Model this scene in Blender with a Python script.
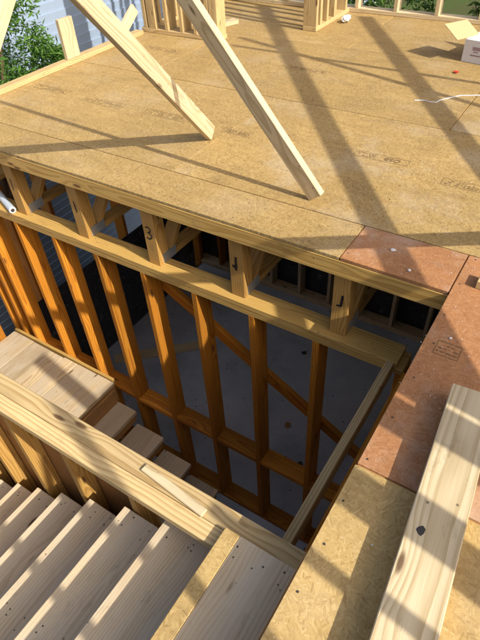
import bpy, bmesh, math, random
from mathutils import Vector, Matrix, Quaternion

random.seed(7)
for o in list(bpy.data.objects):
    bpy.data.objects.remove(o, do_unlink=True)
scene = bpy.context.scene
C = scene.collection
V = Vector

# ------------------------------------------------------------------ camera
CAM_POS = V((0.2431, -1.8273, 1.4530))
YAW, PITCH, ROLL, FPX = -0.6188, 0.7539, -0.0684, 529.41
fwd = V((math.sin(YAW) * math.cos(PITCH), math.cos(YAW) * math.cos(PITCH), -math.sin(PITCH)))
r0 = V((math.cos(YAW), -math.sin(YAW), 0)); u0 = r0.cross(fwd)
rt = r0 * math.cos(ROLL) + u0 * math.sin(ROLL)
up = r0 * -math.sin(ROLL) + u0 * math.cos(ROLL)
cd = bpy.data.cameras.new('camera'); cam = bpy.data.objects.new('camera', cd); C.objects.link(cam)
cam.matrix_world = Matrix(((rt.x, up.x, -fwd.x, CAM_POS.x), (rt.y, up.y, -fwd.y, CAM_POS.y),
                           (rt.z, up.z, -fwd.z, CAM_POS.z), (0, 0, 0, 1)))
cd.sensor_fit = 'HORIZONTAL'; cd.sensor_width = 36; cd.lens = 36 * FPX / 480
cd.clip_start = 0.02; cd.clip_end = 400
scene.camera = cam

# ------------------------------------------------------------------ sky and sun
SUN_A, SUN_E = math.radians(9.3), math.radians(39.3)      # sun stands over +X, a little towards -Y
sun_travel = V((-math.cos(SUN_A) * math.cos(SUN_E), math.sin(SUN_A) * math.cos(SUN_E), -math.sin(SUN_E)))
w = bpy.data.worlds.new('World'); scene.world = w; w.use_nodes = True
nt = w.node_tree; bg = nt.nodes['Background']
sky = nt.nodes.new('ShaderNodeTexSky'); sky.sky_type = 'NISHITA'; sky.sun_disc = False
sky.dust_density = 5.0; sky.air_density = 0.8; sky.ozone_density = 0.3; sky.sun_elevation = SUN_E; sky.sun_rotation = math.radians(90) + SUN_A
nt.links.new(sky.outputs[0], bg.inputs[0]); bg.inputs[1].default_value = 0.12
sd = bpy.data.lights.new('sun', 'SUN'); sd.energy = 3.9; sd.angle = math.radians(0.53); sd.color = (1.0, 0.93, 0.80)
sun = bpy.data.objects.new('sun', sd); C.objects.link(sun)
sun.rotation_euler = sun_travel.to_track_quat('-Z', 'Y').to_euler(); sun.location = (6, -1, 6)
scene.view_settings.view_transform = 'Standard'; scene.view_settings.look = 'None'
scene.view_settings.exposure = 0.45; scene.cycles.max_bounces = 6; scene.cycles.diffuse_bounces = 3; scene.view_settings.gamma = 1.0

# ------------------------------------------------------------------ materials
class NB:
    """tiny node-building helper"""
    def __init__(s, name):
        s.m = bpy.data.materials.new(name); s.m.use_nodes = True
        s.t = s.m.node_tree; s.b = s.t.nodes['Principled BSDF']
    def n(s, typ, **kw):
        x = s.t.nodes.new(typ)
        for k, v in kw.items(): setattr(x, k, v)
        return x
    def put(s, sock, v):
        if isinstance(v, bpy.types.NodeSocket): s.t.links.new(v, sock)
        else: sock.default_value = v
    def math(s, op, a, b=0.0, c=0.0, clamp=False):
        x = s.n('ShaderNodeMath', operation=op); x.use_clamp = clamp
        s.put(x.inputs[0], a); s.put(x.inputs[1], b); s.put(x.inputs[2], c); return x.outputs[0]
    def vmath(s, op, a, b=(0, 0, 0)):
        x = s.n('ShaderNodeVectorMath', operation=op); s.put(x.inputs[0], a); s.put(x.inputs[1], b); return x.outputs[0]
    def noise(s, vec, scale, detail=2, rough=.5):
        x = s.n('ShaderNodeTexNoise'); s.put(x.inputs['Vector'], vec); x.inputs['Scale'].default_value = scale
        x.inputs['Detail'].default_value = detail; x.inputs['Roughness'].default_value = rough; return x.outputs[0]
    def voro(s, vec, scale, feature='F1'):
        x = s.n('ShaderNodeTexVoronoi'); x.feature = feature; s.put(x.inputs['Vector'], vec); x.inputs['Scale'].default_value = scale
        return x
    def mapping(s, vec, loc=(0, 0, 0), rot=(0, 0, 0), sc=(1, 1, 1)):
        x = s.n('ShaderNodeMapping'); s.put(x.inputs[0], vec); s.put(x.inputs[1], loc); s.put(x.inputs[2], rot); s.put(x.inputs[3], sc)
        return x.outputs[0]
    def ramp(s, fac, stops, interp='LINEAR'):
        x = s.n('ShaderNodeValToRGB'); s.put(x.inputs[0], fac); cr = x.color_ramp; cr.interpolation = interp
        while len(cr.elements) < len(stops): cr.elements.new(.5)
        for e, (p, c) in zip(cr.elements, stops):
            e.position = p; e.color = (*c, 1) if len(c) == 3 else c
        return x.outputs[0]
    def mix(s, fac, a, b, blend='MIX'):
        x = s.n('ShaderNodeMix', data_type='RGBA', blend_type=blend)
        s.put(x.inputs[0], fac)
        s.put(x.inputs[6], a if isinstance(a, bpy.types.NodeSocket) else (*a, 1))
        s.put(x.inputs[7], b if isinstance(b, bpy.types.NodeSocket) else (*b, 1)); return x.outputs[2]
    def smooth(s, v, lo, hi):
        x = s.n('ShaderNodeMapRange', interpolation_type='SMOOTHSTEP'); s.put(x.inputs[0], v)
        x.inputs[1].default_value = lo; x.inputs[2].default_value = hi; return x.outputs[0]
    def bump(s, h, strength=.3, dist=.002):
        x = s.n('ShaderNodeBump'); s.put(x.inputs['Height'], h); x.inputs['Strength'].default_value = strength
        x.inputs['Distance'].default_value = dist; s.t.links.new(x.outputs[0], s.b.inputs['Normal'])
    def done(s, color, rough=.7, spec=.3):
        s.put(s.b.inputs['Base Color'], color if isinstance(color, bpy.types.NodeSocket) else (*color, 1))
        s.put(s.b.inputs['Roughness'], rough); s.b.inputs['Specular IOR Level'].default_value = spec; return s.m

def comb(nb, x, y, z):
    c = nb.n('ShaderNodeCombineXYZ'); nb.put(c.inputs[0], x); nb.put(c.inputs[1], y); nb.put(c.inputs[2], z); return c.outputs[0]

def lumber(name, light, dark, knot=(.10, .045, .02), ring=.010, contrast=1.0, weather=None, vary=.22, knots=1.0, rough=.62):
    """sawn softwood: grain along the board's own X"""
    nb = NB(name)
    tc = nb.n('ShaderNodeTexCoord').outputs['Object']
    rnd = nb.n('ShaderNodeObjectInfo').outputs['Random']
    sep = nb.n('ShaderNodeSeparateXYZ'); nb.put(sep.inputs[0], tc)
    r2 = nb.math('FRACT', nb.math('MULTIPLY', rnd, 17.31)); r3 = nb.math('FRACT', nb.math('MULTIPLY', rnd, 53.7))
    off = comb(nb, nb.math('MULTIPLY', rnd, 41.0), nb.math('MULTIPLY', r2, 23.0), nb.math('MULTIPLY', r3, 31.0))
    q = nb.vmath('ADD', tc, off)
    qs = nb.mapping(q, sc=(1.0, 5.0, 5.0))
    nz = nb.n('ShaderNodeTexNoise'); nb.put(nz.inputs['Vector'], qs); nz.inputs['Scale'].default_value = 1.1; nz.inputs['Detail'].default_value = 2
    nsep = nb.n('ShaderNodeSeparateColor'); nb.put(nsep.inputs[0], nz.outputs['Color']); n1, n2 = nsep.outputs[0], nsep.outputs[1]
    # knots: few voronoi cells, rings bend round them
    kv = nb.mapping(q, sc=(2.6, 9.0, 9.0))
    kd = nb.voro(kv, 1.0).outputs['Distance']
    bend = nb.math('SUBTRACT', 1.0, nb.smooth(kd, 0.0, .45))
    y = nb.math('ADD', nb.math('ADD', sep.outputs[1], nb.math('MULTIPLY', nb.math('SUBTRACT', r2, .5), .11)), nb.math('MULTIPLY', nb.math('SUBTRACT', n1, .5), .05))
    z = nb.math('ADD', nb.math('ADD', sep.outputs[2], nb.math('ADD', nb.math('MULTIPLY', r3, .09), .022)), nb.math('MULTIPLY', nb.math('SUBTRACT', n2, .5), .05))
    rad = nb.math('SQRT', nb.math('ADD', nb.math('MULTIPLY', y, y), nb.math('MULTIPLY', z, z)))
    rad = nb.math('ADD', rad, nb.math('MULTIPLY', bend, .012))
    ph = nb.math('FRACT', nb.math('DIVIDE', rad, ring))
    rg = nb.math('MULTIPLY', nb.smooth(ph, .30, .92), nb.math('SUBTRACT', 1.0, nb.smooth(ph, .94, 1.0)))
    fib = nb.noise(nb.mapping(q, sc=(5.0, 190.0, 190.0)), 1.0, 2, .6)
    fac = nb.math('ADD', nb.math('MULTIPLY', rg, .68 * contrast), nb.math('MULTIPLY', nb.math('SUBTRACT', fib, .42), .85 * contrast), clamp=True)
    col = nb.mix(fac, light, dark)
    big = nb.noise(nb.mapping(q, sc=(1.0, 3.0, 3.0)), 1.7, 3, .55)
    tone = nb.math('ADD', nb.math('ADD', 1.0 - vary * .5, nb.math('MULTIPLY', rnd, vary)), nb.math('MULTIPLY', nb.math('SUBTRACT', big, .5), .34))
    col = nb.mix(1.0, col, comb(nb, tone, tone, tone), 'MULTIPLY')
    dt = nb.smooth(nb.noise(nb.vmath('ADD', nb.mapping(q, sc=(1.0, 2.2, 2.2)), (3.0, 1.0, 2.0)), 7.0, 4, .7), .56, .74)
    col = nb.mix(nb.math('MULTIPLY', dt, .38), col, (.17, .115, .06))
    if weather:
        wn = nb.smooth(nb.noise(nb.mapping(q, sc=(1.0, 4.0, 4.0)), 2.3, 4, .65), .35, .68)
        col = nb.mix(nb.math('MULTIPLY', wn, .75), col, weather)
    km = nb.math('MULTIPLY', nb.math('SUBTRACT', 1.0, nb.smooth(kd, .055, .12)), knots)
    col = nb.mix(nb.math('MULTIPLY', km, .85), col, knot)
    # scuffs and tiny dark nail heads and specks
    sp = nb.voro(nb.mapping(q, sc=(1.0, 1.0, 1.0)), 13.0).outputs['Distance']
    sm = nb.math('SUBTRACT', 1.0, nb.smooth(sp, .045, .075))
    col = nb.mix(nb.math('MULTIPLY', sm, .7), col, (.07, .045, .03))
    nb.bump(nb.math('ADD', fib, nb.math('MULTIPLY', rg, .5)), .35, .0012)
    return nb.done(col, rough, .25)

def osb(name, ramp_cols, dust=.0, stain=(.10, .06, .03)):
    nb = NB(name)
    tc = nb.n('ShaderNodeTexCoord').outputs['Object']
    rnd = nb.n('ShaderNodeObjectInfo').outputs['Random']
    q = nb.vmath('ADD', tc, comb(nb, nb.math('MULTIPLY', rnd, 31.0), nb.math('MULTIPLY', rnd, 17.0), 0.0))
    wob = nb.n('ShaderNodeTexNoise'); nb.put(wob.inputs['Vector'], q); wob.inputs['Scale'].default_value = 14; wob.inputs['Detail'].default_value = 1
    warp = nb.vmath('MULTIPLY', nb.vmath('SUBTRACT', wob.outputs['Color'], (.5, .5, .5)), (.006, .006, .0))
    qd = nb.vmath('ADD', q, warp)
    vals = []; fibs = []
    cv = nb.n('ShaderNodeSeparateColor'); nb.put(cv.inputs[0], nb.voro(nb.vmath('ADD', q, nb.vmath('MULTIPLY', nb.vmath('SUBTRACT', wob.outputs['Color'], (.5, .5, .5)), (.09, .09, 0))), 17.0).outputs['Color'])
    jit = nb.math('MULTIPLY', nb.math('SUBTRACT', cv.outputs[2], .5), 2.2)
    for ang, s in ((.15, (38, 150, 1)), (-.75, (46, 190, 1)), (1.15, (44, 200, 1))):
        vr = nb.n('ShaderNodeVectorRotate', rotation_type='Z_AXIS'); nb.put(vr.inputs['Vector'], qd); nb.put(vr.inputs['Angle'], nb.math('ADD', ang, jit)); qr = vr.outputs[0]
        mv = nb.mapping(qr, loc=(ang * 7, ang * 3, 0), sc=s)
        vo = nb.voro(mv, 1.0); sp = nb.n('ShaderNodeSeparateColor'); nb.put(sp.inputs[0], vo.outputs['Color'])
        fb = nb.noise(nb.mapping(qr, sc=(22, 300, 1)), 1.0, 1)
        vals.append((sp.outputs[0], sp.outputs[1])); fibs.append(fb)
    v, f = vals[0][0], fibs[0]
    for i in (1, 2):
        m = nb.math('GREATER_THAN', vals[i][1], .55)
        a = nb.n('ShaderNodeMix'); nb.put(a.inputs[0], m); nb.put(a.inputs[2], v); nb.put(a.inputs[3], vals[i][0]); v = a.outputs[0]
        a = nb.n('ShaderNodeMix'); nb.put(a.inputs[0], m); nb.put(a.inputs[2], f); nb.put(a.inputs[3], fibs[i]); f = a.outputs[0]
    fac = nb.math('ADD', nb.math('ADD', nb.math('MULTIPLY', v, .55), .20), nb.math('MULTIPLY', nb.math('SUBTRACT', f, .5), .8), clamp=True)
    n = len(ramp_cols)
    col = nb.ramp(fac, [(i / (n - 1), c) for i, c in enumerate(ramp_cols)])
    big = nb.noise(q, 1.3, 3, .65)
    strk = nb.noise(nb.mapping(q, sc=(3.0, 16.0, 1)), 1.0, 3, .65)
    tone = nb.math('ADD', nb.math('ADD', .45, nb.math('MULTIPLY', rnd, .12)), nb.math('ADD', nb.math('MULTIPLY', big, .50), nb.math('MULTIPLY', strk, .48)))
    col = nb.mix(1.0, col, comb(nb, tone, tone, tone), 'MULTIPLY')
    # footprints, water marks
    st = nb.smooth(nb.noise(nb.vmath('ADD', q, (4, 8, 0)), 2.6, 5, .68), .58, .75)
    col = nb.mix(nb.math('MULTIPLY', st, .42), col, stain)
    if dust:
        dm = nb.smooth(nb.noise(nb.vmath('ADD', q, (2, 5, 0)), 1.9, 6, .7), .48, .68)
        col = nb.mix(nb.math('MULTIPLY', dm, dust), col, (.62, .57, .49))
    spk = nb.voro(q, 22.0).outputs['Distance']
    col = nb.mix(nb.math('MULTIPLY', nb.math('SUBTRACT', 1.0, nb.smooth(spk, .03, .06)), .55), col, (.72, .66, .55))
    nb.bump(nb.math('ADD', v, f), .30, .0012)
    return nb.done(col, .68, .25)

def plain(name, col, rough=.6, spec=.3, metal=0, var=.12, scale=30, bump=.15):
    nb = NB(name); tc = nb.n('ShaderNodeTexCoord').outputs['Object']
    n = nb.noise(tc, scale, 4, .6); t = nb.math('ADD', 1 - var, nb.math('MULTIPLY', n, 2 * var))
    c = nb.mix(1.0, col, comb(nb, t, t, t), 'MULTIPLY'); nb.b.inputs['Metallic'].default_value = metal
    nb.bump(n, bump, .001); return nb.done(c, rough, spec)

M = {}
M['pine'] = lumber('fresh_pine', (.60, .455, .235), (.36, .225, .085), contrast=.95)
M['pale'] = lumber('pale_pine', (.66, .55, .36), (.40, .29, .145), ring=.0105, contrast=.85)
M['stud'] = lumber('orange_stud', (.53, .22, .022), (.30, .085, .006), contrast=1.0, vary=.5, rough=.75)
M['plate'] = lumber('yellow_plate', (.56, .365, .115), (.36, .20, .048), ring=.009)
M['truss'] = lumber('truss_pine', (.50, .30, .09), (.30, .145, .032), vary=.35)
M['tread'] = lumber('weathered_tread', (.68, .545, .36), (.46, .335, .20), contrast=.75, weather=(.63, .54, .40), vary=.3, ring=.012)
M['landing'] = lumber('weathered_landing', (.56, .44, .275), (.35, .245, .135), weather=(.50, .43, .33), vary=.4, ring=.012)
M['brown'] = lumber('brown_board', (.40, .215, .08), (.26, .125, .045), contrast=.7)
M['osb'] = osb('osb_subfloor', [(.165, .103, .038), (.325, .215, .082), (.40, .28, .113), (.51, .385, .18)], dust=.10)
M['osb_dusty'] = osb('osb_dusty', [(.165, .103, .038), (.325, .215, .082), (.40, .28, .113), (.51, .385, .18)], dust=.2)
M['osb_near'] = osb('osb_near', [(.30, .19, .07), (.43, .295, .117), (.49, .35, .15), (.58, .44, .215)], dust=.12)
M['osb_red'] = osb('osb_red_coated', [(.28, .125, .052), (.37, .172, .073), (.425, .21, .093), (.51, .29, .155)], dust=.34, stain=(.16, .05, .03))
M['ink'] = plain('stamp_ink', (.215, .14, .075), .8, .1, var=.35, scale=60)
M['marker'] = plain('black_marker', (.02, .018, .02), .6, .2)
M['zinc'] = plain('galvanised_plate', (.52, .54, .58), .42, .5, .7)
M['nail'] = plain('dark_nail', (.05, .045, .04), .5, .4)
M['white'] = plain('white_plastic', (.74, .76, .78), .45, .4)
M['tube'] = plain('blue_white_tube', (.52, .60, .70), .4, .4)
M['box_white'] = plain('printed_box_white', (.70, .69, .72), .6, .3)
M['box_tan'] = plain('box_cardboard', (.56, .40, .22), .75, .2)
M['box_print'] = plain('box_print', (.36, .26, .28), .7, .2)
M['red'] = plain('red_scrap', (.62, .04, .02), .5, .3)
M['backing'] = plain('dark_backing', (.03, .032, .038), .35, .5, var=.3, scale=3, bump=.6)
M['siding'] = plain('painted_siding', (.34, .43, .58), .5, .35, var=.06, scale=8)
M['trim'] = plain('white_trim', (.80, .82, .84), .5, .35)
M['roof'] = plain('grey_shingle', (.16, .16, .17), .85, .2, var=.3)
M['bark'] = plain('tree_bark', (.13, .09, .06), .9, .1, var=.4, scale=18, bump=.8)

nb = NB('wrinkled_backing'); tc = nb.n('ShaderNodeTexCoord').outputs['Object']
wn = nb.noise(nb.mapping(tc, sc=(1.0, 1.0, 3.5)), 3.2, 5, .6); cr_ = nb.smooth(nb.noise(nb.vmath('ADD', tc, (5, 2, 1)), 11, 3, .6), .62, .66)
nb.bump(wn, 1.0, .08); M['backing'] = nb.done(nb.mix(nb.math('MULTIPLY', cr_, .6), (.035, .037, .045), (.16, .17, .18)), .32, .6)  # near-black stand-in for shade; also colours floor scraps and a window pane
nb = NB('concrete_slab'); tc = nb.n('ShaderNodeTexCoord').outputs['Object']
n1 = nb.noise(tc, 1.4, 6, .65); n2 = nb.noise(tc, 26, 4, .6)
col = nb.ramp(n1, [(.3, (.31, .355, .43)), (.5, (.47, .52, .605)), (.7, (.58, .625, .70))])
col = nb.mix(nb.math('MULTIPLY', nb.smooth(n2, .6, .75), .45), col, (.12, .115, .12))
sp = nb.voro(tc, 9.0).outputs['Distance']
col = nb.mix(nb.math('SUBTRACT', 1.0, nb.smooth(sp, .04, .10)), col, (.08, .07, .065))
nb.bump(n2, .3, .002); M['slab'] = nb.done(col, .75, .25)

nb = NB('rough_ground'); tc = nb.n('ShaderNodeTexCoord').outputs['Object']
n1 = nb.noise(tc, .7, 6, .7); n2 = nb.noise(tc, 14, 5, .7)
col = nb.ramp(n1, [(.35, (.075, .06, .035)), (.5, (.06, .085, .025)), (.7, (.05, .10, .02))])
col = nb.mix(nb.math('MULTIPLY', n2, .5), col, (.11, .12, .05)); nb.bump(n2, .8, .03); M['ground'] = nb.done(col, .95, .1)

def leaf_mat(name, c1, c2):
    nb = NB(name); geo = nb.n('ShaderNodeNewGeometry')
    col = nb.ramp(geo.outputs['Random Per Island'], [(0, c1), (1, c2)])
    nb.done(col, .5, .35)
    tr = nb.n('ShaderNodeBsdfTranslucent'); nb.put(tr.inputs[0], col)
    mx = nb.n('ShaderNodeMixShader'); mx.inputs[0].default_value = .35
    out = nb.t.nodes['Material Output']
    nb.t.links.new(nb.b.outputs[0], mx.inputs[1]); nb.t.links.new(tr.outputs[0], mx.inputs[2]); nb.t.links.new(mx.outputs[0], out.inputs[0])
    return nb.m
M['leaf'] = leaf_mat('leaf_green', (.045, .12, .02), (.14, .29, .05))
M['leaf2'] = leaf_mat('leaf_shrub', (.03, .075, .015), (.10, .19, .03))

# ------------------------------------------------------------------ object helpers
def tag(o, label=None, cat=None, group=None, kind=None):
    for k, v in (('label', label), ('category', cat), ('group', group), ('kind', kind)):
        if v: o[k] = v
    return o

def empty(name, loc=(0, 0, 0), **kw):
    o = bpy.data.objects.new(name, None); C.objects.link(o); o.location = loc
    o.empty_display_size = .1
    return tag(o, **kw)

def world_of(o):
    m = Matrix.LocRotScale(o.location, o.rotation_euler, o.scale) if o.rotation_mode != 'QUATERNION' else Matrix.LocRotScale(o.location, o.rotation_quaternion, o.scale)
    return world_of(o.parent) @ m if o.parent else m

def place(o, mw, parent=None):
    if parent is not None:
        o.parent = parent; mw = world_of(parent).inverted() @ mw
    loc, q, s = mw.decompose()
    o.rotation_mode = 'QUATERNION'; o.location = loc; o.rotation_quaternion = q; o.scale = s
    return o

_box = {}
def box_mesh(L, W, T, mat, bevel=.0025):
    key = (round(L, 4), round(W, 4), round(T, 4), mat, bevel)
    if key in _box: return _box[key]
    bm = bmesh.new(); bmesh.ops.create_cube(bm, size=1)
    bmesh.ops.scale(bm, vec=(L, W, T), verts=bm.verts)
    if bevel: bmesh.ops.bevel(bm, geom=list(bm.edges), offset=bevel, segments=1, profile=.5, affect='EDGES')
    me = bpy.data.meshes.new('board'); bm.to_mesh(me); bm.free(); me.materials.append(M[mat]); _box[key] = me
    return me

def frame_of(x, yhint):
    x = x.normalized(); z = x.cross(yhint).normalized(); y = z.cross(x)
    return x, y, z

def board(name, p0, p1, W, T, wdir, mat, parent=None, bevel=.0025):
    """box from p0 to p1 (centre line), W along wdir, T across"""
    p0, p1 = V(p0), V(p1); x, y, z = frame_of(p1 - p0, V(wdir)); c = (p0 + p1) / 2
    mw = Matrix(((x.x, y.x, z.x, c.x), (x.y, y.y, z.y, c.y), (x.z, y.z, z.z, c.z), (0, 0, 0, 1)))
    o = bpy.data.objects.new(name, box_mesh((p1 - p0).length, W, T, mat, bevel)); C.objects.link(o)
    return place(o, mw, parent)

def bar(name, x0, x1, y0, y1, z0, z1, mat, parent=None, bevel=.0025):
    """axis-aligned board; grain runs along the longest side"""
    d = [x1 - x0, y1 - y0, z1 - z0]; c = V(((x0 + x1) / 2, (y0 + y1) / 2, (z0 + z1) / 2))
    ax = d.index(max(d)); rest = [i for i in range(3) if i != ax]
    wi = max(rest, key=lambda i: d[i]); ti = [i for i in rest if i != wi][0]
    e = [V((1, 0, 0)), V((0, 1, 0)), V((0, 0, 1))]
    return board(name, c - e[ax] * d[ax] / 2, c + e[ax] * d[ax] / 2, d[wi], d[ti], e[wi], mat, parent, bevel)

def from_bm(name, bm, mat, parent=None, loc=None):
    me = bpy.data.meshes.new(name); bm.to_mesh(me); bm.free(); me.materials.append(M[mat])
    o = bpy.data.objects.new(name, me); C.objects.link(o)
    if loc is not None: o.location = loc
    if parent is not None:
        o.parent = parent
        if loc is not None: o.location = V(loc) - world_of(parent).translation
        else: o.location = -world_of(parent).translation
    return o

def tube(bm, pts, rads, seg=8):
    pts = [V(p) for p in pts]; rings = []
    for i, p in enumerate(pts):
        d = (pts[min(i + 1, len(pts) - 1)] - pts[max(i - 1, 0)]).normalized()
        a = d.orthogonal().normalized(); b = d.cross(a)
        if rings:
            pa = (rings[-1][0].co - pts[i - 1]); a = (pa - d * pa.dot(d)).normalized(); b = d.cross(a)
        rings.append([bm.verts.new(p + (a * math.cos(t * math.tau / seg) + b * math.sin(t * math.tau / seg)) * rads[i]) for t in range(seg)])
    for r1, r2 in zip(rings, rings[1:]):
        for k in range(seg): bm.faces.new((r1[k], r1[(k + 1) % seg], r2[(k + 1) % seg], r2[k]))
    bm.faces.new(rings[0][::-1]); bm.faces.new(rings[-1])

# ------------------------------------------------------------------ ground and slab
bm = bmesh.new(); bmesh.ops.create_grid(bm, x_segments=8, y_segments=8, size=150)
g = from_bm('ground', bm, 'ground', loc=(0, 0, -3.22)); tag(g, kind='structure')
s = bar('concrete_floor', -3.75, 3.2, -3.6, 2.78, -3.2, -3.0, 'slab', bevel=0); tag(s, kind='structure')

# ------------------------------------------------------------------ the deck: plywood-like sheets, each a piece
deck = empty('deck', (0, 0, 0), kind='structure')
TH = .018
def sheet(x0, x1, y0, y1, mat='osb'):
    g_ = .0034
    bar('joint_leak_strip', x0 + .01, x1 - .01, y1 - .009, y1 + .009, -.0115, -.0065, 'brown', deck, bevel=0)  # strips added under the joints to stop sun leaking through the gaps
    bar('joint_leak_strip', x1 - .009, x1 + .009, y0 + .012, y1 - .012, -.0115, -.0065, 'brown', deck, bevel=0)
    return bar('subfloor_sheet', x0 + g_, x1 - g_, y0 + g_, y1 - g_, -TH, random.uniform(-.0004, .0006), mat, deck, bevel=.0012)
XL, XR = -3.74, 3.2
rows = [(0.0, .297, [XL, -2.93, -.487, .004]), (.297, 1.516, [XL, -1.68, .76, XR]), (1.516, 2.735, [XL, -2.895, -.455, 1.985, XR]), (2.735, 3.93, [XL, -1.68, .76, XR])]
for y0, y1, xs in rows:
    for a, b in zip(xs, xs[1:]):
        m = 'osb'
        if y0 == 0.0 and a > -1: m = 'osb_red'
        if y0 > .2 and a > -2 and y0 < 2: m = 'osb_dusty'
        sheet(a, b, y0, y1, m)
sheet(.004, 1.22, -.930, .297, 'osb_red'); sheet(1.22, XR, -.930, .297, 'osb')
sheet(0.0, 2.44, -2.15, -.930, 'osb_near'); sheet(2.44, XR, -2.15, -.930, 'osb')
sheet(0.0, 1.22, -3.37, -2.15, 'osb_near'); sheet(1.22, XR, -3.37, -2.15, 'osb_near')

bm = bmesh.new()
def dots(x, ya, yb):
    y = ya + .05
    while y < yb:
        bmesh.ops.create_circle(bm, cap_ends=True, segments=6, radius=.0038, matrix=Matrix.Translation((x + random.uniform(-.012, .012), y, .0018)))
        y += random.uniform(.14, .22)
for k in range(9): dots(-3.54 + .613 * k, .0, 3.75)
for x in (.035, .64, 1.25): dots(x, -3.2, .28)
nd = from_bm('nail_heads', bm, 'nail', deck); nd['kind'] = 'stuff'
# stamped print on the sheets: outlined grade box, the word and rows of small print
def text_mesh(s, size, mat, name, mw, parent, thick=0.0):
    cu = bpy.data.curves.new('t', 'FONT'); cu.body = s; cu.size = size; cu.align_x = 'CENTER'; cu.align_y = 'CENTER'
    cu.extrude = thick; cu.offset = .0
    to = bpy.data.objects.new('t', cu); C.objects.link(to)
    dg = bpy.context.evaluated_depsgraph_get(); dg.update()
    me = bpy.data.meshes.new_from_object(to.evaluated_get(dg)); bpy.data.objects.remove(to, do_unlink=True)
    me.materials.clear(); me.materials.append(M[mat])
    o = bpy.data.objects.new(name, me); C.objects.link(o); return place(o, mw, parent)

def stamp(x, y, w_, h_, word=True, rot=0.0):
    bm = bmesh.new()
    def quad(a, b, c, d): 
        bm.faces.new([bm.verts.new((p, q, 0)) for p, q in ((a, b), (c, b), (c, d), (a, d))])
    t = .0022
    quad(-w_ / 2, -h_ / 2, w_ / 2, -h_ / 2 + t); quad(-w_ / 2, h_ / 2 - t, w_ / 2, h_ / 2)
    quad(-w_ / 2, -h_ / 2 + t, -w_ / 2 + t, h_ / 2 - t); quad(w_ / 2 - t, -h_ / 2 + t, w_ / 2, h_ / 2 - t)
    for r in range(3):
        cx = -w_ * .42 if not word else w_ * .05
        while cx < w_ * .42:
            l = random.uniform(.006, .02)
            if random.random() < .7: quad(cx, h_ * (.24 - .24 * r) - .0026, cx + l, h_ * (.24 - .24 * r) + .0026)
            cx += l + .006
    me = bpy.data.meshes.new('stamp'); bm.to_mesh(me); bm.free(); me.materials.append(M['ink'])
    o = bpy.data.objects.new('grade_stamp', me); C.objects.link(o)
    mw = Matrix.Translation((x, y, .0026)) @ Matrix.Rotation(rot, 4, 'Z'); place(o, mw, deck)
    if word:
        text_mesh('OSB', h_ * .75, 'ink', 'stamp_word', mw @ Matrix.Translation((-w_ * .24, 0, .0008)), deck)
for x, y, w_, ht, wd in ((-3.37, .925, .36, .07, 0), (-2.80, .895, .40, .085, 0), (-2.22, .915, .36, .075, 0), (-.70, .985, .36, .07, 1),
                        (-.16, .885, .28, .075, 0), (-3.17, 2.07, .40, .08, 0), (-1.62, .90, .22, .06, 1), (.10, -.325, .09, .075, 0), (-1.75, 2.12, .36, .07, 0)):
    stamp(x, y, w_, ht, bool(wd), math.pi)

# ------------------------------------------------------------------ rim board along the opening
rim = bar('rim_board', -3.70, .10, .002, .040, -TH - .0895, -TH - .001, 'plate')
tag(rim, 'long pine rim board under the deck edge above the stair opening', 'board')
hd = empty('light_block_header', (.02, -1.7, -.5), label='doubled header added unseen under the deck edge to block light', cat='beam')
for k in range(2): bar('header_board', .012 + k * .04, .050 + k * .04, -3.3, -.02, -.50, -TH - .001, 'pine', hd)  # unseen boards added to block light below the deck edge

# ------------------------------------------------------------------ open-web floor trusses
STROKES = [[[(0, .055), (.002, .01), (-.001, -.05)]], [[(-.002, .05), (.003, 0), (.004, -.045)]],
           [[(-.022, .042), (.004, .05), (.022, .034), (.014, .012), (-.006, .004), (.02, -.008), (.024, -.032), (.002, -.048), (-.024, -.038)]],
           [[(.006, .055), (.004, .01), (.002, -.052)], [(-.016, -.012), (-.012, -.034)]],
           [[(.016, .045), (.014, .005), (.010, -.035), (-.018, -.042)]]]
def mark(k, x, z, par):
    bm = bmesh.new(); wd_ = (.004, .005, .005, .0078, .0062)[k]
    for st_ in STROKES[k]:
        pts = []
        for a, b in zip(st_, st_[1:]):
            for q in range(4): pts.append(((a[0] + (b[0] - a[0]) * q / 4) * .85 + random.uniform(-.0012, .0012), (a[1] + (b[1] - a[1]) * q / 4) * .85))
        pts.append((st_[-1][0] * .85, st_[-1][1] * .85)); vs = []
        for i, p_ in enumerate(pts):
            a, b = pts[max(0, i - 1)], pts[min(len(pts) - 1, i + 1)]; d = V((b[0] - a[0], b[1] - a[1])).normalized(); ww = wd_ * random.uniform(.7, 1.2)
            vs.append((bm.verts.new((x + p_[0] - d.y * ww, .0398, z + p_[1] + d.x * ww)), bm.verts.new((x + p_[0] + d.y * ww, .0398, z + p_[1] - d.x * ww))))
        for (a, b), (c, d) in zip(vs, vs[1:]): bm.faces.new((a, b, d, c))
    from_bm('painted_mark', bm, 'marker', par)
ZB = -.515
marks = ['1', '1', '3', '1', '7']
tlabels = {0: 'open web floor truss with its end nearest the left photo edge', 1: 'open web floor truss with a thin black 1 on its end',
           2: 'open web floor truss with a black 3 on its end post', 3: 'open web floor truss with a bold black 1 on its end',
           4: 'open web floor truss with a hooked black mark on its end, nearest the corner'}
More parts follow.
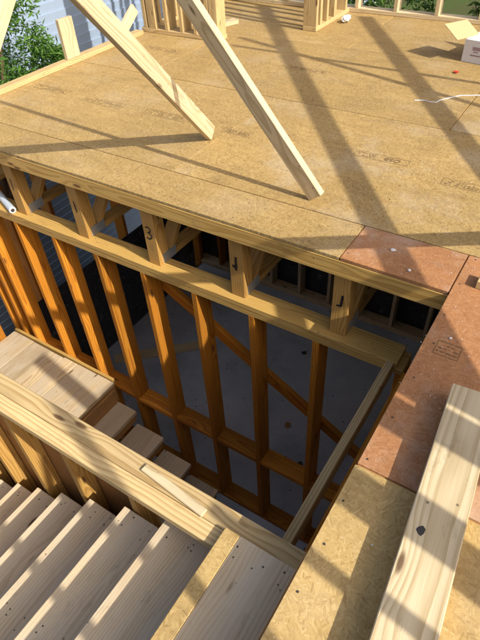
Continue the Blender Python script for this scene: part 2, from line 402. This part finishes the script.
for k in range(-1, 5):
    xr = -.43 - .613 * (4 - k); xl = xr - .089; xc = (xl + xr) / 2
    t = empty('floor_truss', (xc, .04, ZB), cat='truss', group='floor trusses under the deck',
              label=tlabels.get(k, 'open web floor truss hidden behind the left photo edge'))
    bar('end_post', xl, xr, .0415, .131, ZB + .001, -TH - .039, 'truss', t)
    bar('top_chord', xl, xr, .0405, 3.86, -TH - .038, -TH - .001, 'truss', t)
    bar('bottom_chord', xl, xr, .132, 3.86, ZB + .001, ZB + .039, 'truss', t)
    y = .16; u = 0
    while y < 3.5:
        y2 = y + .37
        za, zb = (ZB + .05, -TH - .05) if u % 2 == 0 else (-TH - .05, ZB + .05)
        board('web', (xc, y, za), (xc, y2 - .02, zb), .087, .037, (1, 0, 0), 'truss', t)
        y = y2; u += 1
    for sx in (xr + .001, xl - .001):
        pl = bar('nail_plate', sx - .0012, sx + .0012, .075, .20, ZB + .004, ZB + .07, 'zinc', t, bevel=0)
    for q in range(5):
        pass
    if k >= 0:
        mark(k, xc - .004, -.285, t)

# truss beyond the right corner, under the red sheets
t = empty('floor_truss', (.14, .04, ZB), cat='truss', group='floor trusses under the deck', label='open web floor truss tucked under the deck corner by the header')
bar('top_chord', .105, .194, .042, 3.86, -TH - .038, -TH - .001, 'truss', t); bar('bottom_chord', .105, .194, .042, 3.86, ZB + .001, ZB + .039, 'truss', t)
board('web', (.15, .50, ZB + .05), (.15, .10, -TH - .05), .085, .036, (1, 0, 0), 'truss', t)
bar('end_post', .105, .194, .0425, .131, ZB + .04, -TH - .039, 'truss', t)

# ------------------------------------------------------------------ stud wall beyond the stair (2x6)
wl = empty('stud_wall', (-1.9, .07, -3.0), label='tall orange stud wall under the deck edge, seen across the stair opening', cat='wall')
bar('top_plate', -3.74, -.135, 0, .14, -.552, ZB, 'plate', wl); bar('top_plate', -3.74, -.10, .001, .139, -.590, -.5525, 'plate', wl)
bar('bottom_plate', -3.74, .0, 0, .14, -2.999, -2.961, 'stud', wl)
xs = [-.594 - .4064 * i for i in range(8)] + [-3.735, -.135, -3.60]
for x in xs: bar('stud', x, x + .038, 0.001, .139, -2.9605, -.5905, 'stud', wl)
xs2 = sorted(xs)
for a, b in zip(xs2, xs2[1:]):
    if b - a < .2: continue
    dz = random.uniform(-.02, .02)
    bar('fire_block', a + .0385, b - .0005, .002, .138, -2.135 + dz, -2.097 + dz, 'stud', wl)
# diagonal let-in brace behind the studs
board('diagonal_brace', (-1.93, .16, -0.685), (-0.020, .16, -1.813), .089, .036, (0, 0, 1), 'stud', wl)

# edge ledger running along the opening's right side
lg = bar('ledger_board', -.186, -.148, -1.36, -.001, -.604, ZB, 'pine'); tag(lg, 'pine board on edge crossing from the stud wall plate to the stair wall', 'board')
# ------------------------------------------------------------------ end wall below the deck's right edge
ew = empty('end_wall', (.05, -.6, -3.0), label='dark stud wall below the right edge of the stair opening', cat='wall')
bar('top_plate', -.10, .04, -3.2, -.003, -.590, -.551, 'stud', ew); bar('bottom_plate', -.10, .04, -3.2, -.003, -2.999, -2.961, 'stud', ew)
for k in range(8): bar('stud', -.098, .038, -.045 - .4064 * k, -.007 - .4064 * k, -2.96, -.591, 'stud', ew)

# ------------------------------------------------------------------ stair: half wall, upper flight, landing, lower flight
RISE, RUN = .1975, .268
mw_ = empty('stair_half_wall', (-1.9, -1.19, -3.0), label='low stud wall with a wide yellow plate between the two stair flights', cat='wall')
bar('top_plate', -3.7, -.012, -1.298, -1.236, -.273, -.2355, 'pine', mw_); bar('top_plate', -3.7, -.008, -1.235, -1.16, -.2735, -.2325, 'pine', mw_)
for k in range(8):
    x = -.79 - .392 * k
    bar('stud', x, x + .038, -1.2335, -1.1465, -2.96, -.274, 'truss', mw_)
bar('stud', -.12, -.082, -1.2335, -1.1465, -2.96, -.274, 'stud', mw_)
bar('stud', -.45, -.412, -1.2335, -1.1465, -2.96, -.274, 'stud', mw_)
bar('bottom_plate', -3.4, -.05, -1.234, -1.146, -2.999, -2.961, 'stud', mw_)
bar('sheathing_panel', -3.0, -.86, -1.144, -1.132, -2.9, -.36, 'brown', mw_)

st = empty('upper_stair_flight', (-1.4, -1.75, -2.0), label='weathered wooden upper stair flight going down from the deck to the left', cat='stairs')
YE, YN = -1.2405, -2.30
for k in range(9):
    z = -.195 - RISE * k * .998; nose = -.29 - RUN * k; back = nose + RUN + .027
    if k == 0:
        bar('tread', nose + .0568, -.006, YN, -1.2365, z - .038, z, 'tread', st); bar('tread_nosing', nose, nose + .056, YN, -1.2365, z - .0375, z, 'osb_near', st)
    else:
        bar('tread', nose, back, YN, YE, z - .038, z, 'tread', st)
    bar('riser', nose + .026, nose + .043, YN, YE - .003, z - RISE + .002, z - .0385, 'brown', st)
bm = bmesh.new()
for k in range(9):
    z = -.195 - RISE * k * .998; nose = -.29 - RUN * k
    for y in (-1.272, -1.30, -1.75, -1.78, -2.2):
        for dx in (.055, .15, .235):
            bmesh.ops.create_circle(bm, cap_ends=True, segments=6, radius=random.uniform(.0028, .0042), matrix=Matrix.Translation((nose + dx + random.uniform(-.02, .02), y + random.uniform(-.018, .018), z + .0008)))
nh_ = from_bm('nail_heads', bm, 'nail', st); nh_['kind'] = 'stuff'
bar('riser', -.005, .0115, YN, -1.24, -.194, -TH - .001, 'brown', st)
def stringer(par, xa, za, xb, zb, y, mat='brown'):
    board('stringer', (xa, y, za), (xb, y, zb), .235, .038, (0, 0, 1), mat, par)
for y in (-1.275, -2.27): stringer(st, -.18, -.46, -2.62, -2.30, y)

ld = empty('stair_landing', (-3.05, -1.1, -2.0), label='plank landing at the stair turn, against the orange stud wall', cat='landing')
edges = [-2.408, -2.612, -2.84, -3.01, -3.18, -3.42, -3.70]
for a, b in zip(edges, edges[1:]):
    bar('plank', b + .0022, a - .0022, -2.30, -.035 + random.uniform(-.012, .006), -2.038, -2.0 + random.uniform(-.002, .002), 'landing', ld)
bar('ledger', -3.70, -2.43, -.028, -.0015, -2.06, -1.985, 'plate', ld)
bar('joist', -2.45, -2.412, -2.29, -.03, -2.24, -2.039, 'brown', ld)

lo = empty('lower_stair_flight', (-1.9, -.6, -3.0), label='dark lower stair flight going down to the right beside the stud wall', cat='stairs')
for k in range(4):
    z = -2.2 - RISE * k; nose = -2.172 + .268 * k
    bar('tread', nose - .30, nose, -1.12, -.068, z - .04, z, 'tread', lo)
    bar('riser', nose - .05, nose - .03, -1.12, -.072, z - RISE + .042, z - .041, 'brown', lo)
for y in (-1.09, -.22): board('stringer', (-2.42, y, -2.43), (-1.42, y, -3.0), .10, .036, (0, 0, 1), 'brown', lo)
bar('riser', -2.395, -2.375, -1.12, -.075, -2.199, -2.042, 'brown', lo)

# ------------------------------------------------------------------ lower storey outer walls
bw = empty('lower_back_wall', (-1, 2.82, -3.0), label='pale stud wall with dark openings at the back of the lower floor', cat='wall')
bar('bottom_plate', -3.74, 3.0, 2.75, 2.89, -2.999, -2.93, 'pale', bw); bar('top_plate', -3.74, 3.0, 2.75, 2.89, -.556, -.518, 'stud', bw)
for k in range(16):
    x = -3.70 + .40 * k
    bar('stud', x, x + .038, 2.751, 2.889, -2.929, -.5565, 'pale' if k > 2 else 'stud', bw)
fl = empty('dark_backing', (-.4, 2.93, -3.0), label='added dark film hung outside the lower back wall openings', cat='backing')
bar('backing_sheet', -3.72, 3.0, 2.90, 2.905, -3.15, -1.2, 'backing', fl, bevel=0)  # added sheet, its black stands in for the dark beyond the openings
lw = empty('lower_left_wall', (-3.7, 0, -3.0), label='open stud wall on the left of the lower floor, siding beyond it', cat='wall')
bar('bottom_plate', -3.74, -3.60, .145, 2.74, -2.999, -2.961, 'stud', lw); bar('top_plate', -3.74, -3.60, .145, 2.74, -.556, -.518, 'stud', lw)
for k in range(7): bar('stud', -3.739, -3.601, .30 + .4064 * k, .338 + .4064 * k, -2.96, -.557, 'stud', lw)
bar('bottom_plate', -3.741, -3.705, -3.3, -.001, -2.999, -2.961, 'stud', lw)
for k in range(9): bar('stud', -3.744, -3.706, -.22 - .4064 * k, -.13 - .4064 * k, -2.96, -.02, 'stud', lw)
fl2 = empty('dark_backing', (-3.5, 1.4, -3.0), label='added dark film along the lower left wall behind the stairs', cat='backing')
bar('backing_sheet', -3.59, -3.585, .2, 2.6, -2.99, -1.80, 'backing', fl2, bevel=0)  # added sheet, its black stands in for the shade behind the studs
rw = empty('darkening_right_wall', (3.0, 0, -3.0), label='unseen sheathed wall added on the right to darken the lower floor', cat='wall')
for k in range(5): bar('sheathing_sheet', 3.0, 3.012, -3.4 + 1.22 * k, -2.184 + 1.22 * k, -2.998, -.03, 'osb', rw, bevel=0)  # unseen wall, added only to darken the lower floor
fw = empty('darkening_front_wall', (0, -3.4, -3.0), label='unseen sheathed wall added behind the stairs to darken the lower floor', cat='wall')
for k in range(6): bar('sheathing_sheet', -3.74 + 1.12 * k, -2.622 + 1.12 * k, -3.42, -3.408, -2.998, -.03, 'osb', fw, bevel=0)  # unseen wall behind the camera, added to keep sky light out below

# loose boards on the lower floor
for p0, p1, lab in (((-3.4, .75, -2.985), (-2.55, 1.55, -2.985), 'pale board lying on the lower floor by the dark film'),):
    b_ = board('loose_board', p0, p1, .12, .028, (1, -1, 0), 'pale'); tag(b_, lab, 'board')

for x, y, r, lab in ((-1.57, 1.93, .03, 'dark crumpled rag on the grey lower floor under the plate'), (-1.25, .97, .032, 'crumpled scrap on the grey lower floor between two studs'),
                     (-.93, .64, .028, 'small dark scrap on the grey lower floor by the right studs')):
    bm = bmesh.new(); bmesh.ops.create_icosphere(bm, subdivisions=2, radius=r)
    for v in bm.verts: v.co *= random.uniform(.6, 1.3); v.co.z *= .4
    zm = min(v.co.z for v in bm.verts); o = from_bm('floor_scrap', bm, 'backing' if r != .032 else 'brown', loc=(x, y, -2.999 - zm)); tag(o, lab, 'litter')

# ------------------------------------------------------------------ upper storey framing
sill = bar('sill_plate', -3.735, -3.645, .40, 2.36, .001, .039, 'pine'); tag(sill, 'yellow sill plate along the left edge of the deck', 'board')
stub = bar('cripple_stud', -3.712, -3.674, 1.40, 1.552, .0395, .345, 'pale'); tag(stub, 'short upright board standing on the left sill plate', 'board')
sc_ = board('propped_scrap', (-3.66, 2.02, .045), (-3.655, 2.30, .24), .10, .03, (0, -1, 1), 'pale'); tag(sc_, 'slanted scrap board against the left corner post', 'board')

def wall_frame(name, label, plate, studs, top=2.44, mat='pine', tops=True):
    x0, x1, y0, y1 = plate
    e = empty(name, ((x0 + x1) / 2, (y0 + y1) / 2, 0), label=label, cat='wall')
    bar('bottom_plate', x0, x1, y0, y1, .001, .039, mat, e)
    for (a, b, c, d) in studs: bar('stud', a, b, c, d, .0395, top, mat, e)
    if tops: bar('top_plate', x0, x1, y0, y1, top + .0005, top + .038, mat, e)
    return e
wall_frame('corner_wall', 'framed wall piece at the far left deck corner beside the siding', (-3.735, -2.82, 2.44, 2.58),
           [(-3.70, -3.662, 2.441, 2.579), (-3.64, -3.55, 2.441, 2.479), (-3.44, -3.402, 2.441, 2.579), (-3.26, -3.222, 2.441, 2.579), (-3.10, -3.062, 2.441, 2.579), (-2.955, -2.917, 2.441, 2.579), (-2.91, -2.825, 2.442, 2.578)])
wall_frame('side_wall', 'short framed wall of close studs in the far middle of the deck', (-2.29, -2.15, 3.06, 3.80),
           [(-2.288, -2.152, 3.062, 3.10), (-2.288, -2.152, 3.145, 3.183), (-2.288, -2.152, 3.28, 3.318), (-2.289, -2.2, 3.56, 3.598), (-2.288, -2.152, 3.44, 3.478), (-2.288, -2.152, 3.70, 3.738)])
wall_frame('far_wall', 'far stud wall along the back of the deck with greenery behind', (-3.735, XR, 3.805, 3.92),
           [(-3.70 + .40 * k, -3.662 + .40 * k, 3.806, 3.919) for k in range(17)], mat='pale')
wall_frame('left_rear_wall', 'stud wall on the left rear deck edge beyond the corner', (-3.735, -3.646, 2.60, 3.79),
           [(-3.734, -3.647, 2.62 + .27 * k, 2.658 + .27 * k) for k in range(5)])

def leaning(name, corner, L, wv, W, T, length, mat, label, anchor):
    """square-cut board whose lowest corner rests at `corner`"""
    L = V(L).normalized(); wv = V(wv); wv = (wv - L * wv.dot(L)).normalized(); t_ = L.cross(wv)
    best = min(((a, b) for a in (-1, 1) for b in (-1, 1)), key=lambda ab: (wv * ab[0] * W + t_ * ab[1] * T).z)
    base = V(corner) - wv * best[0] * W / 2 - t_ * best[1] * T / 2
    o = board(name, base, base + L * length, W, T, wv, mat); return tag(o, label, 'brace')
leaning('wall_brace', (-1.742, .728, .001), (.136, -.971, 1), (.10, -.70, -.71), .089, .038, 3.6, 'pale', 'brace board with curling grain, its foot on the deck left of centre', 0)
leaning('wall_brace', (-.831, .372, .001), (-.776, -.074, 1), (-.81, .12, -.56), .089, .038, 3.6, 'pale', 'brace board with a bright white edge, its foot near the opening', 0)
leaning('wall_brace', (-3.69, .575, .040), (0.02, .95, 1), (0, -.7, .7), .125, .038, 3.0, 'pale', 'pale brace board rising from the sill at the upper left corner', 0)

# unseen framing set right of the picture so its shadows cross the deck
def diag(x, ya, za, yb, zb, W, label):
    o = board('long_brace', (x, ya, za), (x, yb, zb), W, .038, (0, 0, 1), 'pine'); return tag(o, label, 'brace')
diag(1.6, -2.16, .06, 2.95, 3.92, .125, 'long brace right of the picture casting the wide shadow over mid deck')
diag(1.72, -1.44, .06, 3.1, 3.038, .12, 'long brace right of the picture casting the wide shadow at far right')
diag(.62, .794, .03, -.778, 1.70, .078, 'short brace right of the picture casting the shadow along the opening')
def post(x, y0, y1, top, label, T=.04):
    o = bar('shadow_board', x, x + T, y0, y1, .001, top, 'pine'); return tag(o, label, 'post')
X0 = 1.60
def band(a, b, top, label): post(X0, a + .105, b + .105, top, label, .03)  # unseen upright, placed and sized to throw one shadow band
band(-.970, -.735, 1.34, 'wide unseen shadow-casting board right of the picture, first from the far wall')
band(-1.128, -.990, 2.0, 'unseen shadow-casting board right of the picture, second from the far wall')
band(-1.445, -1.31, 1.42, 'unseen shadow-casting board right of the picture, third from the far wall')
band(-1.645, -1.60, 1.42, 'narrow unseen shadow-casting board right of the picture, fourth from the far wall')
pc = board('leaning_shadow_board', (1.62, -2.015, .0), (1.62, -1.55, 2.4), .05, .03, (0, 1, 0), 'pine'); tag(pc, 'narrow unseen shadow-casting board leaning upright right of the picture, behind the row of uprights', 'board')  # unseen, tilted so its shadow also falls on the half wall plate
band(-2.16, -2.11, 1.55, 'unseen shadow-casting board right of the picture, fifth from the far wall')
pa = board('leaning_pole', (.9, 1.605, .0), (.9, 2.05, 3.0), .045, .04, (0, 1, 0), 'pine'); tag(pa, 'leaning pole right of the picture, nearer of the crossed pair', 'pole')
pb_ = board('leaning_pole', (.96, 2.352, .0), (.96, 1.826, 3.0), .045, .04, (0, 1, 0), 'pine'); tag(pb_, 'leaning pole right of the picture, farther of the crossed pair', 'pole')

# ------------------------------------------------------------------ things lying about
pk = bar('loose_plank', -.75, .75, -.07, .07, -.019, .019, 'pale')
place(pk, Matrix.Translation((.290, -1.28, .0575)) @ Matrix.Rotation(math.radians(94.2), 4, 'Z')); tag(pk, 'pale knotty plank lying on top of another at the right of the stairs', 'plank')
pk2 = bar('loose_plank', -.70, .70, -.068, .068, -.018, .018, 'pine')
place(pk2, Matrix.Translation((.293, -1.31, .0195)) @ Matrix.Rotation(math.radians(94.2), 4, 'Z')); tag(pk2, 'lower plank hidden beneath the pale knotty plank', 'plank')
kn = bmesh.new(); bmesh.ops.create_circle(kn, cap_ends=True, segments=7, radius=.011)
for v in kn.verts: v.co.x *= 1.0 + random.uniform(-.2, .2); v.co.y *= 1.4 + random.uniform(-.2, .2)
k_ = from_bm('knot', kn, 'nail'); place(k_, Matrix.Translation((.243, -1.075, .0775)), pk)
of_ = board('offcut_stick', (-.675, -1.196, -.2245), (-.385, -1.226, -.2235), .032, .014, (0, 1, 0), 'pale'); tag(of_, 'thin offcut stick lying on the stair half wall plate', 'offcut')
of2 = bar('offcut_block', .088, .30, .075, .15, .001, .039, 'pine'); tag(of2, 'small pine offcut block on the red sheet at the right edge', 'offcut')
for x, y, rz, l, lab in ((-3.28, 2.85, .5, .25, 'offcut block behind the far left corner wall'), (-3.05, 2.95, 1.2, .18, 'small offcut block beside the corner wall doorway')):
    o = bar('offcut_block', -l / 2, l / 2, -.045, .045, -.019, .019, 'pale'); place(o, Matrix.Translation((x, y, .0205)) @ Matrix.Rotation(rz, 4, 'Z')); tag(o, lab, 'offcut')

# tube on the wall plate
tb = empty('caulk_tube', (-3.2, .08, ZB), label='bluish white tube lying on the wall plate at the left', cat='tube')
bm = bmesh.new(); a = V((-2.995, .012, ZB + .027)); b = V((-3.42, .172, ZB + .027)); d = (a - b).normalized()
tube(bm, [b, a], [.025, .025], 14); from_bm('barrel', bm, 'tube', tb)
bm = bmesh.new(); tube(bm, [a + d * .0005, a + d * .004], [.0255, .0235], 14); from_bm('end_ring', bm, 'white', tb)
bm = bmesh.new(); tube(bm, [a + d * .0042, a + d * .0052], [.014, .014], 12); from_bm('end_hole', bm, 'nail', tb)

# carton
bx = empty('carton', (-.75, 2.79, 0), label='open white printed carton at the far right of the deck', cat='box')
bx.rotation_euler = (0, 0, math.radians(-11)); R = world_of(bx)
def bpart(n, x0, x1, y0, y1, z0, z1, m, par=bx):
    o = bar(n, x0, x1, y0, y1, z0, z1, m, bevel=0); return place(o, R @ world_of(o), par)
bpart('front_panel', 0, .42, 0, .004, .001, .155, 'box_white'); bpart('back_panel', 0, .42, .31, .314, .001, .155, 'box_tan')
bpart('side_panel', .0002, .004, .0045, .3095, .001, .155, 'box_white'); bpart('side_panel', .416, .4198, .0045, .3095, .001, .155, 'box_white')
bpart('top_flap', .001, .419, .0005, .235, .1555, .159, 'box_white'); bpart('base', .0045, .4155, .0045, .3095, .001, .004, 'box_tan')
o = board('side_flap', (-.001, .05, .157), (-.15, .10, .235), .24, .004, (0.25, 1, 0), 'box_tan', bevel=0)
o2 = board('back_flap', (.20, .314, .157), (.20, .40, .30), .40, .004, (1, 0, 0), 'box_tan', bevel=0)
for q in (o, o2): place(q, R @ world_of(q), bx)
for x0, x1, z0, z1 in ((.06, .14, .05, .06), (.07, .13, .09, .115), (.08, .12, .075, .083)):
    bpart('print', x0, x1, -.0012, -.0004, z0, z1, 'box_print')

# small litter
def blob(name, x, y, r, mat, label, h=.5):
    bm = bmesh.new(); bmesh.ops.create_icosphere(bm, subdivisions=1, radius=r)
    for v in bm.verts: v.co *= random.uniform(.65, 1.25); v.co.z *= h
    zmin = min(v.co.z for v in bm.verts)
    o = from_bm(name, bm, mat, loc=(x, y, .001 - zmin)); return tag(o, label, 'litter')
blob('white_chip', -.184, .058, .009, 'white', 'larger white chip near the deck edge on the red sheet', .8)
blob('white_chip', -.297, .166, .014, 'white', 'flattened white chip in the shadow on the red sheet', .3)
blob('white_chip', .144, -1.141, .0032, 'white', 'tiny white chip beside the pale plank')
blob('white_chip', .09, -.26, .006, 'white', 'tiny white chip on the red sheet by the opening')
blob('red_scrap', -.707, 2.516, .022, 'red', 'small red scrap on the deck before the carton', .3)
for i in range(60):
    pass
bm = bmesh.new()
for i in range(150):
    x, y = random.uniform(.0, .45), random.uniform(-.6, .28)
    if i > 95: x, y = random.uniform(-.45, .0), random.uniform(.02, .28)
    if i > 130: x, y = random.uniform(-.6, .2), random.uniform(.3, 1.6)
    r = random.uniform(.0008, .0022)
    m = Matrix.Translation((x, y, .001 + r * .5)) @ Matrix.Diagonal((1, random.uniform(.5, 1.6), .5, 1))
    bmesh.ops.create_icosphere(bm, subdivisions=1, radius=r, matrix=m)
dz = from_bm('foam_crumbs', bm, 'white'); tag(dz, 'white foam crumbs scattered over the red sheets', 'litter', kind='stuff')
bm = bmesh.new()
pts = [(-.80, 1.874), (-.74, 1.90), (-.70, 1.89), (-.66, 1.90), (-.65, 1.945), (-.60, 2.02), (-.55, 2.085), (-.48, 2.12), (-.36, 2.18), (-.2, 2.2)]
tube(bm, [(x, y, .0045) for x, y in pts], [.0034] * len(pts), 6); sg = from_bm('white_string', bm, 'white'); tag(sg, 'white string lying on the deck before the carton', 'string')
bm = bmesh.new(); bmesh.ops.create_icosphere(bm, subdivisions=3, radius=.07)
for v in bm.verts:
    a_ = math.atan2(v.co.y, v.co.x); v.co *= 1 + .12 * math.sin(5 * a_ + 9 * v.co.z / .12) + random.uniform(-.04, .04); v.co.x *= .5; v.co.z *= .4
zmin = min(v.co.z for v in bm.verts)
pb = from_bm('plastic_bag', bm, 'white', loc=(-2.03, 3.46, .002 - zmin)); tag(pb, 'crumpled white plastic bag beside the short far wall', 'bag')

# ------------------------------------------------------------------ neighbour house
nh = empty('neighbour_house', (-5.0, 4, -3.2), label='neighbouring house with pale blue lap siding beyond the deck', cat='house')
bar('wall', -9.0, -5.06, -3.0, 12.0, -3.21, 2.4, 'siding', nh, bevel=0)
EXP = .10
for k in range(56):
    z = -3.15 + EXP * k
    board('siding_board', (-5.045, -3.0, z + EXP / 2), (-5.045, 12.0, z + EXP / 2), EXP * 1.08, .012, V((.17, 0, 1)), 'siding', nh, bevel=0)
for y in (-3.02, 12.02): bar('corner_trim', -5.06, -5.00, y - .06, y + .06, -3.2, 2.4, 'trim', nh)
for zy in (5.9,):
    wd = bar('window_frame', -5.03, -4.99, zy, zy + .9, -1.3, .2, 'trim', nh); gl = bar('pane', -4.989, -4.985, zy + .08, zy + .82, -1.22, .12, 'backing', wd, bevel=0)
rf = board('roof', (-4.7, 4.5, 2.35), (-7.0, 4.5, 3.9), 15.6, .1, (0, 1, 0), 'roof', nh, bevel=0)
board('roof', (-9.3, 4.5, 2.35), (-7.0, 4.5, 3.9), 15.6, .1, (0, 1, 0), 'roof', nh, bevel=0)

# ------------------------------------------------------------------ greenery
def leaf_cloud(bm, centres, n, size, aspect=.32, droop=.3):
    for i in range(n):
        c, r = random.choice(centres)
        d = V((random.gauss(0, 1), random.gauss(0, 1), random.gauss(0, 1))).normalized() * (r * random.random() ** .45)
        p = V(c) + d
        ax = V((random.gauss(0, 1), random.gauss(0, 1), random.gauss(-droop, .6))).normalized()
        sd_ = ax.orthogonal().normalized(); sd_.rotate(Quaternion(ax, random.uniform(0, math.tau)))
        l = size * random.uniform(.6, 1.3); wdt = l * aspect
        nrm = ax.cross(sd_) * (wdt * .25)
        a = bm.verts.new(p); b = bm.verts.new(p + ax * l * .45 + sd_ * wdt * .5 + nrm); c_ = bm.verts.new(p + ax * l); e = bm.verts.new(p + ax * l * .45 - sd_ * wdt * .5 + nrm)
        bm.faces.new((a, b, c_, e))

def tree(name, base, top_z, centres, n, size, label, mat='leaf', cat='tree', aspect=.32, rad=.09, group=None):
    e = empty(name, base, label=label, cat=cat, group=group)
    bm = bmesh.new(); bx_, by_, bz_ = base
    mid = V((sum(c[0][0] for c in centres), sum(c[0][1] for c in centres), sum(c[0][2] for c in centres))) / len(centres)
    fork = V((bx_ * .6 + mid.x * .4, by_ * .6 + mid.y * .4, bz_ + (mid.z - bz_) * .55))
    tube(bm, [base, (V(base) + fork) / 2 + V((.03, .02, 0)), fork], [rad, rad * .8, rad * .6])
    for c, r in centres[:14]: tube(bm, [fork, (fork + V(c)) / 2 + V((random.uniform(-.1, .1), random.uniform(-.1, .1), .05)), c], [rad * .45, rad * .25, rad * .08], 6)
    from_bm('trunk', bm, 'bark', e)
    bm = bmesh.new(); leaf_cloud(bm, centres, n, size, aspect); from_bm('crown', bm, mat, e)
    return e
cs = []
for i in range(34):
    cs.append(((random.uniform(-4.85, -4.15), random.uniform(.1, 1.55), random.uniform(-.6, .55)), random.uniform(.14, .30)))
cs += [((-4.3, 1.68, -.06), .15), ((-4.3, 1.58, .08), .17), ((-4.35, 1.50, -.2), .17), ((-4.3, 1.82, -.10), .08), ((-4.4, 1.4, .35), .18)]
tree('leafy_tree', (-4.55, .7, -3.22), .6, cs, 15000, .07, 'leafy green tree between the deck and the blue siding', aspect=.26)
labs = ['green shrub behind the far wall, nearest the far left corner', 'green shrub behind the far wall, second from the left', 'green shrub behind the far wall, third from the left',
        'green shrub behind the far wall, fourth from the left', 'green shrub behind the far wall, rightmost']
for i, lab in enumerate(labs):
    bx0 = -6.2 + 1.75 * i; by0 = 7.0 + random.uniform(-.5, .6)
    cs = [((bx0 + random.gauss(0, .55), by0 + random.gauss(0, .4), random.uniform(-2.6, -.15)), random.uniform(.22, .42)) for _ in range(26)]
    tree('garden_shrub', (bx0, by0, -3.22), .2, cs, 3200, .13, lab, 'leaf2', 'shrub', aspect=.35, rad=.05, group='shrubs behind the far wall')
bm = bmesh.new()
for i in range(9000):
    x, y = random.uniform(-9, 4), random.uniform(4.2, 9.5); h = random.uniform(.15, .45); a = random.uniform(0, math.tau); d = V((math.cos(a), math.sin(a), 0)) * .012
    p = V((x, y, -3.22)); tip = p + V((random.gauss(0, .08), random.gauss(0, .08), h))
    bm.faces.new([bm.verts.new(q) for q in (p - d, p + d, tip)])
gr = from_bm('long_grass', bm, 'leaf2'); tag(gr, 'long grass growing behind the house', 'grass', kind='stuff')
